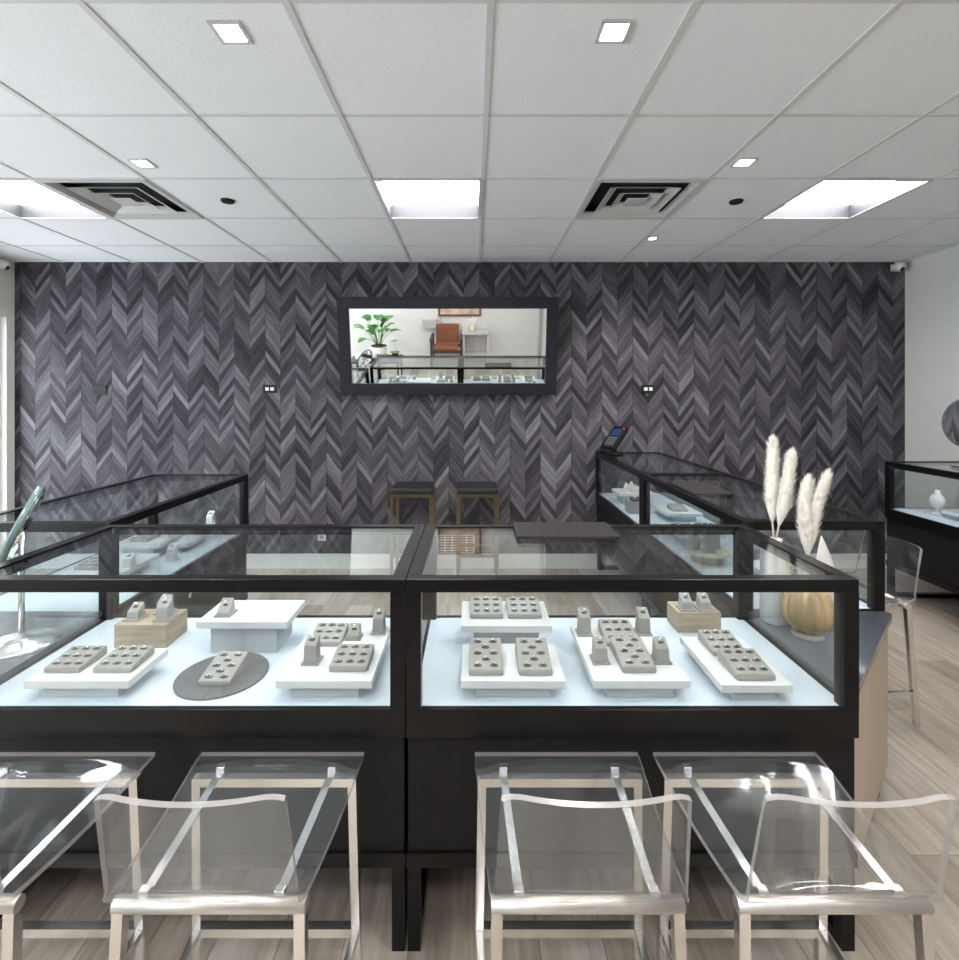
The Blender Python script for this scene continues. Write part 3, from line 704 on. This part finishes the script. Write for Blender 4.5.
# ------------------------------------------------------------------ vases on the corner counter
CT = .68
t = thing('vase', 'tall white cylinder vase with pampas behind the pumpkin vase', 'vase', (1.120, 1.885, CT))
MB().lathe([(.044, 0), (.048, .003), (.048, .255), (.046, .262), (.026, .268), (.024, .30), (.026, .305)], (0, 0, 0), 40).build('vase_body', M['ceramic'], t)
t = thing('vase', 'ribbed wooden pumpkin vase on the corner counter', 'vase', (1.164, 1.765, CT))
prof = [(.045, .0), (.05, .004), (.046, .018)]
MB().lathe(prof, (0, 0, 0), 40).build('foot', M['block'], t)
prof = [(.03, .016)] + [(.081*math.sin(a)**.75, .098-.082*math.cos(a)) for a in [.42+i*(PI-.80)/16 for i in range(17)]] + [(.026, .178), (.022, .195), (.025, .205)]
MB().lathe(prof, (0, 0, 0), 154, lobes=11, lobe=.14).build('vase_body', M['pumpkin'], t)
# pointed white sculpture
t = thing('sculpture', 'white petal shaped sculpture with a pointed tip behind the pumpkin vase', 'sculpture', (1.32, 1.90, CT))
mb = MB(); rings = []
for i in range(17):
    f = i/16; z = .012+.30*f
    w = .026+.009*math.sin(f*PI) if f < .5 else .035*(1-((f-.5)/.5)**1.7)+.0008
    cx = -.012*math.sin(f*PI/2)*0 - (.016 if f > .5 else .0)*((f-.5)/.5 if f > .5 else 0)**1.2
    rings.append([mb.bm.verts.new((cx+w*math.cos(2*PI*k/20), .45*w*math.sin(2*PI*k/20), z)) for k in range(20)])
for a, b in zip(rings, rings[1:]):
    for k in range(20):
        fce = mb.bm.faces.new((a[k], a[(k+1)%20], b[(k+1)%20], b[k])); fce.smooth = True
mb.bm.faces.new(rings[0][::-1]); mb.bm.faces.new(rings[-1])
mb.build('petal', M['ceramic'], t)
MB().box(-.035, .035, -.03, .03, 0, .014, bev=.003).build('plinth', M['ceramic'], t)

def plume(lb, base, pts, rmax, seed):
    rnd = random.Random(seed)
    t = thing('pampas_plume', lb, 'pampas grass', base)
    P = [Vector(p) for p in pts]          # first two: stem, rest: plume axis
    MB().tube(P[:3], .0035, 8).build('stem', M['stem'], t)
    ax = P[1:]
    def at(f):
        k = f*(len(ax)-1); i = min(int(k), len(ax)-2); return ax[i].lerp(ax[i+1], k-i), (ax[i+1]-ax[i]).normalized()
    def shape(f): return max(.05, min(1, (f/.28+.12))**.8)*(1-.42*f)*(1-max(0, (f-.9)/.1)**2*.75)
    mb = MB()
    n = 14; radii = [max(.0015, rmax*.72*shape(i/n)) for i in range(n+1)]
    mb.tube([at(i/n)[0] for i in range(n+1)], .01, 10, radii=radii)
    for k in range(1500):
        f = rnd.random()**.9; p, d = at(f)
        a = rnd.uniform(0, 2*PI)
        u = d.cross(Vector((0.3, 1, .1))).normalized(); w = d.cross(u)
        o = u*math.cos(a)+w*math.sin(a)
        rr = rmax*shape(f)
        root = p + o*rr*.35; ln = rnd.uniform(.022, .042)
        tip = root + o*rr*rnd.uniform(.35, .95) + d*ln + Vector((0, 0, -.004))
        mid = root.lerp(tip, .5) + o*rr*.18
        sd = d.cross(o).normalized()*.0012
        v = [mb.bm.verts.new(q) for q in (root-sd, root+sd, mid+sd*.9, mid-sd*.9, tip)]
        mb.bm.faces.new((v[0], v[1], v[2], v[3])); mb.bm.faces.new((v[3], v[2], v[4]))
    mb.build('plume_head', M['pampas'], t, normals=False)
# vase mouth at z .985; axis points relative to the vase base
def rel(base, L): return [(x-base[0], y-base[1], z-base[2]) for x, y, z in L]
b = (1.120, 1.885, .985)
plume('tallest cream pampas plume in the white cylinder vase', b, rel(b, [(1.120, 1.889, .985), (1.118, 1.896, 1.045), (1.120, 1.902, 1.14), (1.124, 1.906, 1.25), (1.127, 1.908, 1.345)]), .034, 1)
plume('shorter cream pampas plume leaning over the white cylinder vase', b, rel(b, [(1.122, 1.880, .985), (1.126, 1.868, 1.04), (1.135, 1.852, 1.13), (1.142, 1.840, 1.22), (1.150, 1.832, 1.305)]), .032, 2)
b = (1.164, 1.765, .885)
plume('cream pampas plume with a bent tip in the pumpkin vase', b, rel(b, [(1.162, 1.762, .885), (1.156, 1.752, .96), (1.143, 1.744, 1.07), (1.137, 1.740, 1.15), (1.148, 1.738, 1.225)]), .032, 3)
plume('cream pampas plume leaning towards the grey wall in the pumpkin vase', b, rel(b, [(1.166, 1.768, .885), (1.176, 1.780, .96), (1.196, 1.790, 1.06), (1.222, 1.794, 1.15), (1.252, 1.796, 1.232)]), .029, 4)

# ------------------------------------------------------------------ card terminal
t = thing('card_terminal', 'black card terminal tilted on a stand at the end of the wall-end case', 'card terminal', (1.20, 4.31, TOP), -1.0)
MB().lathe([(.07, 0), (.072, .006), (.06, .014), (.02, .02)], (0, 0, 0), 28).build('base', M['plastic'], t)
MB().tube([(0, 0, .015), (0, .0, .07), (0, -.01, .11)], .016, 12).build('neck', M['plastic'], t)
mt = Matrix.Translation((0, 0, .135)) @ Matrix.Rotation(.80, 4, 'X')
MB().box(-.075, .075, -.12, .12, -.020, .018, bev=.010, mtx=mt).build('housing', M['plastic'], t); hs = kids(t)[-1]; hs = [c for c in kids(t) if c.name.startswith('housing')][0]
MB().box(-.05, .05, .01, .085, .018, .0195, mtx=mt).build('screen', M['screen'], hs)
MB().box(.048, .058, .09, .1, .018, .021, mtx=mt).build('indicator', M['redled'], hs)
for r in range(4):
    for c in range(3): MB().box(-.045+.033*c, -.045+.033*c+.024, -.095+.024*r, -.095+.024*r+.016, .018, .021, mtx=mt).build('key', M['disc'], hs)
o = MB().lathe([(.024, 0), (.028, .004), (.028, .016), (.018, .024)], (0, 0, 0), 20).build('black_puck', M['plastic']); o.location = (1.085, 4.385, TOP); tag(o, 'small black puck at the case corner beside the card terminal', 'device')

# ------------------------------------------------------------------ clear acrylic stools
def acrylic_shell():
    """one bent acrylic sheet: waterfall lip, seat, tight bend, low leaning back (chair faces +y)"""
    prof = []                                   # (y, z, half width, t along)
    prof.append((.207, .5725, .214)); prof.append((.200, .5728, .214)); prof.append((.192, .573, .214)); prof.append((.180, .573, .214))
    for k in range(9):
        f = k/8; prof.append((.165-.325*f, .573-.010*math.sin(f*PI), .213-.026*f))
    cy, cz, R = -.163, .6075, .0345
    for k in range(1, 17):
        a = -PI/2 - k*(PI*.42)/16
        prof.append((cy+R*math.cos(a), cz+R*math.sin(a), .186-.0005*k))
    y0, z0 = prof[-1][0], prof[-1][1]
    for k in range(1, 9):
        f = k/8; prof.append((y0-.055*f, z0+.215*f, .178-.010*f))
    nu = 20; th = .0105
    P = []
    n = len(prof)
    for i, (y, z, hw) in enumerate(prof):
        fb = max(0, (i-24))/(n-25)
        fs = 1-fb if i > 3 else 0
        row = []
        for k in range(nu+1):
            u = -1+2*k/nu
            yy = y + fb*.022*(u*u) ; zz = z - .006*(1-u*u)*(1 if 3 < i < 14 else 0) - fb*.004*(1-u*u)
            w = hw
            if i == n-1: zz -= .010*max(0, abs(u)-.86)/.14
            row.append(Vector((u*w, yy, zz)))
        P.append(row)
    def nrm(i, k):
        a = P[min(i+1, n-1)][k]-P[max(i-1, 0)][k]; b = P[i][min(k+1, nu)]-P[i][max(k-1, 0)]
        return a.cross(b).normalized()
    mb = MB(); A = []; B = []
    for i in range(n):
        A.append([mb.bm.verts.new(P[i][k]+nrm(i, k)*th*.5) for k in range(nu+1)])
        B.append([mb.bm.verts.new(P[i][k]-nrm(i, k)*th*.5) for k in range(nu+1)])
    for i in range(n-1):
        for k in range(nu):
            f = mb.bm.faces.new((A[i][k], A[i][k+1], A[i+1][k+1], A[i+1][k])); f.smooth = True
            f = mb.bm.faces.new((B[i][k], B[i+1][k], B[i+1][k+1], B[i][k+1])); f.smooth = True
    def rim(a, b):
        va = [mb.bm.verts.new(v.co) for v in a]; vb = [mb.bm.verts.new(v.co) for v in b]
        for q in range(len(va)-1):
            f = mb.bm.faces.new((va[q], va[q+1], vb[q+1], vb[q])); f.material_index = 1
    rim(A[0], B[0]); rim(A[-1], B[-1]); rim([r[0] for r in A], [r[0] for r in B]); rim([r[-1] for r in A], [r[-1] for r in B])
    return mb
def make_stool(lb):
    t = thing('acrylic_stool', lb, 'stool', (0, 0, 0), 0, 'clear acrylic stools with chrome legs')
    sh = acrylic_shell()
    sh.build('acrylic_shell', [M['acryl'], M['acryledge']], t)
    q = .0105
    # legs, slightly splayed
    for sx in (-1, 1):
        MB().tube([(sx*.196, .155, .553), (sx*.205, .175, 0)], q, square=True).build('leg', M['chrome'], t)
        MB().tube([(sx*.172, -.158, .553), (sx*.186, -.190, 0)], q, square=True).build('leg', M['chrome'], t)
        MB().tube([(sx*.2026, .158, .150), (sx*.1826, -.170, .150)], .0085, square=True).build('side_stretcher', M['chrome'], t)
        MB().box(-.009, .009, -.160, .160, -.0015, .0015).build('seat_rail', M['steel'], t).matrix_local = Matrix.Translation((sx*.136, 0, .5585)) @ Matrix.Rotation(-sx*.04, 4, 'Z')
        MB().box(sx*.142-.010, sx*.142+.010, .158, .176, .556, .572, bev=.002).build('clip', M['steel'], t)
        MB().box(sx*.130-.010, sx*.130+.010, -.160, -.143, .556, .5695, bev=.002).build('clip', M['steel'], t)
    MB().tube([(-.196, .155, .5435), (.196, .155, .5435)], q, square=True).build('seat_bar', M['chrome'], t)
    MB().tube([(-.184, -.158, .5445), (.184, -.158, .5445)], .0145, seg=14).build('seat_bar', M['satin'], t)
    MB().tube([(-.192, .1695, .150), (.192, .1695, .150)], .011, square=True).build('foot_rail', M['chrome'], t)
    return t
st = [(-1.055, 1.128, 0, 'clear acrylic stool nearest the glazed door side, cut by the picture edge'), (-.504, 1.128, 0, 'clear acrylic stool in front of the case with the oak block'),
      (.2165, 1.128, 0, 'clear acrylic stool next to the case divider under the counter pad'), (.686, 1.128, 0, 'clear acrylic stool in front of the corner with the pumpkin vase'),
      (1.842, 2.51, PI/2, 'clear acrylic stool side-on at the case behind the pampas vases')]
s0 = None
for x, y, rz, lb in st:
    if s0 is None: s0 = o = make_stool(lb)
    else: o = copy_tree(s0)
    o['label'] = lb
    o.location = (x, y, 0); o.rotation_euler = (0, 0, rz)

# ------------------------------------------------------------------ brass stools at the chevron wall
def brass_stool(lb, x, y):
    t = thing('counter_stool', lb, 'stool', (x, y, 0), 0, 'black cushioned stools on brass frames')
    MB().box(-.166, .166, -.165, .165, .728, .778, bev=.018).build('cushion', M['cushion'], t)
    mb = MB()
    for a in (-1, 1):
        mb.box(-.170, .170, min(a*.163, a*.138), max(a*.163, a*.138), .702, .727); mb.box(min(a*.17, a*.145), max(a*.17, a*.145), -.138, .138, .702, .727)
    mb.build('seat_frame', M['brass'], t)
    for sx in (-1, 1):
        for sy in (-1, 1):
            MB().box(sx*.157-.012, sx*.157+.012, sy*.15-.012, sy*.15+.012, 0, .702).build('leg', M['brass'], t)
    mb = MB(); mb.box(-.145, .145, -.158, -.142, .22, .24); mb.box(-.145, .145, .142, .158, .22, .24); mb.box(-.165, -.149, -.138, .138, .22, .24); mb.box(.149, .165, -.138, .138, .22, .24)
    mb.build('foot_ring', M['brass'], t)
brass_stool('black cushioned brass stool under the mirror middle', -.502, 4.20)
brass_stool('black cushioned brass stool farther along towards the card terminal', .028, 4.20)

# ------------------------------------------------------------------ the lounge behind, seen in the mirror
t = thing('armchair', 'tan leather armchair on a dark wooden frame in the mirror', 'armchair', (-.56, -1.60, 0))
MB().box(-.24, .24, -.25, .28, .36, .42, bev=.02).build('seat', M['leather'], t)
MB().box(-.24, .24, -.30, -.25, .40, .79, bev=.015, mtx=Matrix.Translation((0, -.28, .4)) @ Matrix.Rotation(.15, 4, 'X') @ Matrix.Translation((0, .28, -.4))).build('backrest', M['leather'], t)
for sx in (-1, 1):
    MB().box(sx*.30-.02, sx*.30+.02, .24, .28, 0, .56).build('leg', M['darkwood'], t)
    MB().box(sx*.30-.02, sx*.30+.02, -.32, -.28, 0, .56).build('leg', M['darkwood'], t)
    MB().box(sx*.30-.03, sx*.30+.03, -.33, .30, .56, .59, bev=.006).build('armrest', M['darkwood'], t)
mb = MB(); mb.box(-.28, .28, .24, .27, .30, .36); mb.box(-.28, .28, -.31, -.28, .30, .36); mb.box(-.32, -.28, -.28, .24, .31, .35); mb.box(.28, .32, -.28, .24, .31, .35)
mb.build('seat_frame', M['darkwood'], t)
t = thing('console_table', 'pale console table beside the armchair in the mirror', 'table', (.04, -1.86, 0))
MB().box(-.29, .29, -.17, .17, .60, .635, bev=.004).build('table_top', M['palegrey'], t)
MB().box(-.25, .25, -.14, .14, .14, .165).build('lower_shelf', M['palegrey'], t)
for sx in (-1, 1):
    for sy in (-1, 1): MB().box(sx*.25-.015, sx*.25+.015, sy*.14-.015, sy*.14+.015, 0, .60).build('leg', M['trim'], t)
t = thing('dried_flower_vase', 'beige vase of dried flowers on the console in the mirror', 'vase', (-.02, -1.86, .635))
MB().lathe([(.05, 0), (.075, .05), (.07, .11), (.045, .14), (.05, .15)], (0, 0, 0), 28).build('vase_body', M['creamdisc'], t)
mb = MB()
for k in range(16):
    a = 2*PI*k/16; r = .04+.05*random.random(); z = .22+.1*random.random()
    mb.tube([(0, 0, .145), (r*math.cos(a)*.5, r*math.sin(a)*.5, .19), (r*math.cos(a), r*math.sin(a), z)], .002, 5); mb.ball((r*math.cos(a), r*math.sin(a), z), .018, sub=1)
mb.build('dried_flowers', M['pampas'], t)
t = thing('coffee_table', 'low black table with a white roll on it in the mirror', 'table', (-1.80, -.48, 0))
MB().box(-.46, .46, -.26, .26, .42, .45, bev=.004).build('table_top', M['blacktable'], t)
for sx in (-1, 1):
    for sy in (-1, 1): MB().box(sx*.42-.015, sx*.42+.015, sy*.22-.015, sy*.22+.015, 0, .42).build('leg', M['blacktable'], t)
o = MB().tube([(-.19, 0, .055), (.19, 0, .055)], .055, 20).build('paper_roll', M['ceramic']); o.location = (-1.98, -.42, .45); tag(o, 'white roll lying on the low black table in the mirror', 'roll')
t = thing('orchid', 'white orchid in a pot on the low black table in the mirror', 'orchid', (-1.46, -.55, .45))
MB().lathe([(.045, 0), (.058, .07), (.06, .075)], (0, 0, 0), 24).build('pot', M['plastic'], t)
MB().tube([(0, 0, .07), (.01, 0, .2), (-.02, .02, .30), (-.06, .05, .33)], .003, 6).build('flower_stem', M['leaf'], t)
mb = MB()
for k in range(7):
    c = (-.07+.02*k*.8, .05-.012*k, .335-.008*abs(k-3)); 
    for q in range(5): mb.ball((c[0]+.018*math.cos(q*1.256), c[1], c[2]+.018*math.sin(q*1.256)), .014, sub=1, sc=(1, .35, 1))
mb.build('flowers', M['ceramic'], t)
mb = MB()
for k in range(5):
    a = k*1.256
    mb.ball((.06*math.cos(a), .06*math.sin(a), .10), .05, sub=2, sc=(1, .5, .18))
mb.build('orchid_leaves', M['leaf'], t)
t = thing('potted_plant', 'tall leafy green plant in a white pot in the mirror', 'plant', (-1.90, -1.30, 0))
MB().lathe([(.11, 0), (.12, .01), (.12, .22), (.11, .23)], (0, 0, 0), 28).build('plant_stand', M['block'], t)
MB().lathe([(.12, .23), (.15, .26), (.17, .46), (.165, .47)], (0, 0, 0), 32).build('pot', M['ceramic'], t)
MB().lathe([(.155, .465), (.155, .475)], (0, 0, 0), 28).build('soil', M['soil'], t)
rl = random.Random(3)
for k in range(22):
    a = 2*PI*k/22+rl.uniform(-.2, .2); ln = rl.uniform(.18, .50); out_ = rl.uniform(.08, .30)
    tip = Vector((out_*math.cos(a), out_*math.sin(a), .47+ln)); root = Vector((0.03*math.cos(a), .03*math.sin(a), .47))
    s = MB(); s.tube([root, root.lerp(tip, .5)+Vector((0, 0, .05)), tip], .005, 6)
    d = (tip-root).normalized(); d = Vector((d.x*1.6, d.y*1.6, d.z*.6)).normalized(); sd = d.cross(Vector((0, 0, 1))).normalized(); nb = sd.cross(d)
    rows = []
    for i in range(9):
        f = i/8; w = .10*math.sin(PI*min(1, f*.92+.06))**.8
        p = tip + d*(.26*f) - Vector((0, 0, .10*f*f))
        rows.append([s.bm.verts.new(p-sd*w+nb*w*.25), s.bm.verts.new(p), s.bm.verts.new(p+sd*w+nb*w*.25)])
    for A, B in zip(rows, rows[1:]):
        for q in range(2):
            f = s.bm.faces.new((A[q], A[q+1], B[q+1], B[q])); f.smooth = True
    s.build('leaf', M['leaf'], t, normals=False)
t = thing('framed_picture', 'tan framed picture above the armchair, its lower edge in the mirror', 'picture', (-.30, YF, 1.25))
mb = MB()
mb.box(-.45, .45, 0, .03, .29, .33); mb.box(-.45, .45, 0, .03, -.33, -.29); mb.box(-.45, -.41, 0, .03, -.29, .29); mb.box(.41, .45, 0, .03, -.29, .29)
mb.build('frame', M['leather'], t)
MB().box(-.41, .41, .004, .012, -.29, .29).build('print', M['mosaic'], t)
o = MB().box(-.15, .15, 0, .14, 0, .17).build('wall_shelf', M['palegrey']); o.location = (-.93, YF, .70); tag(o, 'small grey shelf on the wall left of the armchair in the mirror', 'shelf')

# ------------------------------------------------------------------ light, world, camera
w = bpy.data.worlds.new('World'); scene.world = w; w.use_nodes = True
bg = w.node_tree.nodes['Background']; bg.inputs[0].default_value = (.88, .94, 1.0, 1); bg.inputs[1].default_value = 6.5
def portal(name, loc, rot, sx, sy):
    l = bpy.data.lights.new(name, 'AREA'); l.shape = 'RECTANGLE'; l.size = sx; l.size_y = sy; l.cycles.is_portal = True
    o = bpy.data.objects.new(name, l); COL.objects.link(o); o.location = loc; o.rotation_euler = rot
for k, (a, b_, z0, z1) in enumerate(WL): portal('window_portal', (XL-.10, (a+b_)/2, (z0+z1)/2), (0, -PI/2, 0), z1-z0, b_-a)
for (a, b_, z0, z1) in WF: portal('window_portal', ((a+b_)/2, YF-.10, (z0+z1)/2), (PI/2, 0, 0), b_-a, z1-z0)
for x, y, r, lb in dl:
    l = bpy.data.lights.new('downlight_beam', 'SPOT'); l.energy = 34; l.spot_size = 2.2; l.spot_blend = .8; l.shadow_soft_size = .04; l.color = (1, .95, .88)
    o = bpy.data.objects.new('downlight_beam', l); COL.objects.link(o); o.location = (x, y, CEIL-.02)

cam = bpy.data.cameras.new('camera'); co = bpy.data.objects.new('camera', cam); COL.objects.link(co)
co.location = (0, 0, CAM_Z); co.rotation_euler = (PI/2, 0, 0)
cam.sensor_fit = 'HORIZONTAL'; cam.sensor_width = 36; cam.lens = 506/959*36
cam.shift_x = 5.5/959; cam.shift_y = -85/959; cam.clip_start = .02
scene.camera = co
scene.view_settings.view_transform = 'Standard'; scene.view_settings.look = 'None'; scene.view_settings.gamma = 1
scene.view_settings.use_curve_mapping = False
scene.view_settings.exposure = 0.48
scene.cycles.max_bounces = 14; scene.cycles.diffuse_bounces = 5; scene.cycles.glossy_bounces = 6
scene.cycles.transparent_max_bounces = 48; scene.cycles.caustics_reflective = False; scene.cycles.caustics_refractive = False
scene.cycles.use_denoising = True; scene.cycles.sample_clamp_indirect = 6.0
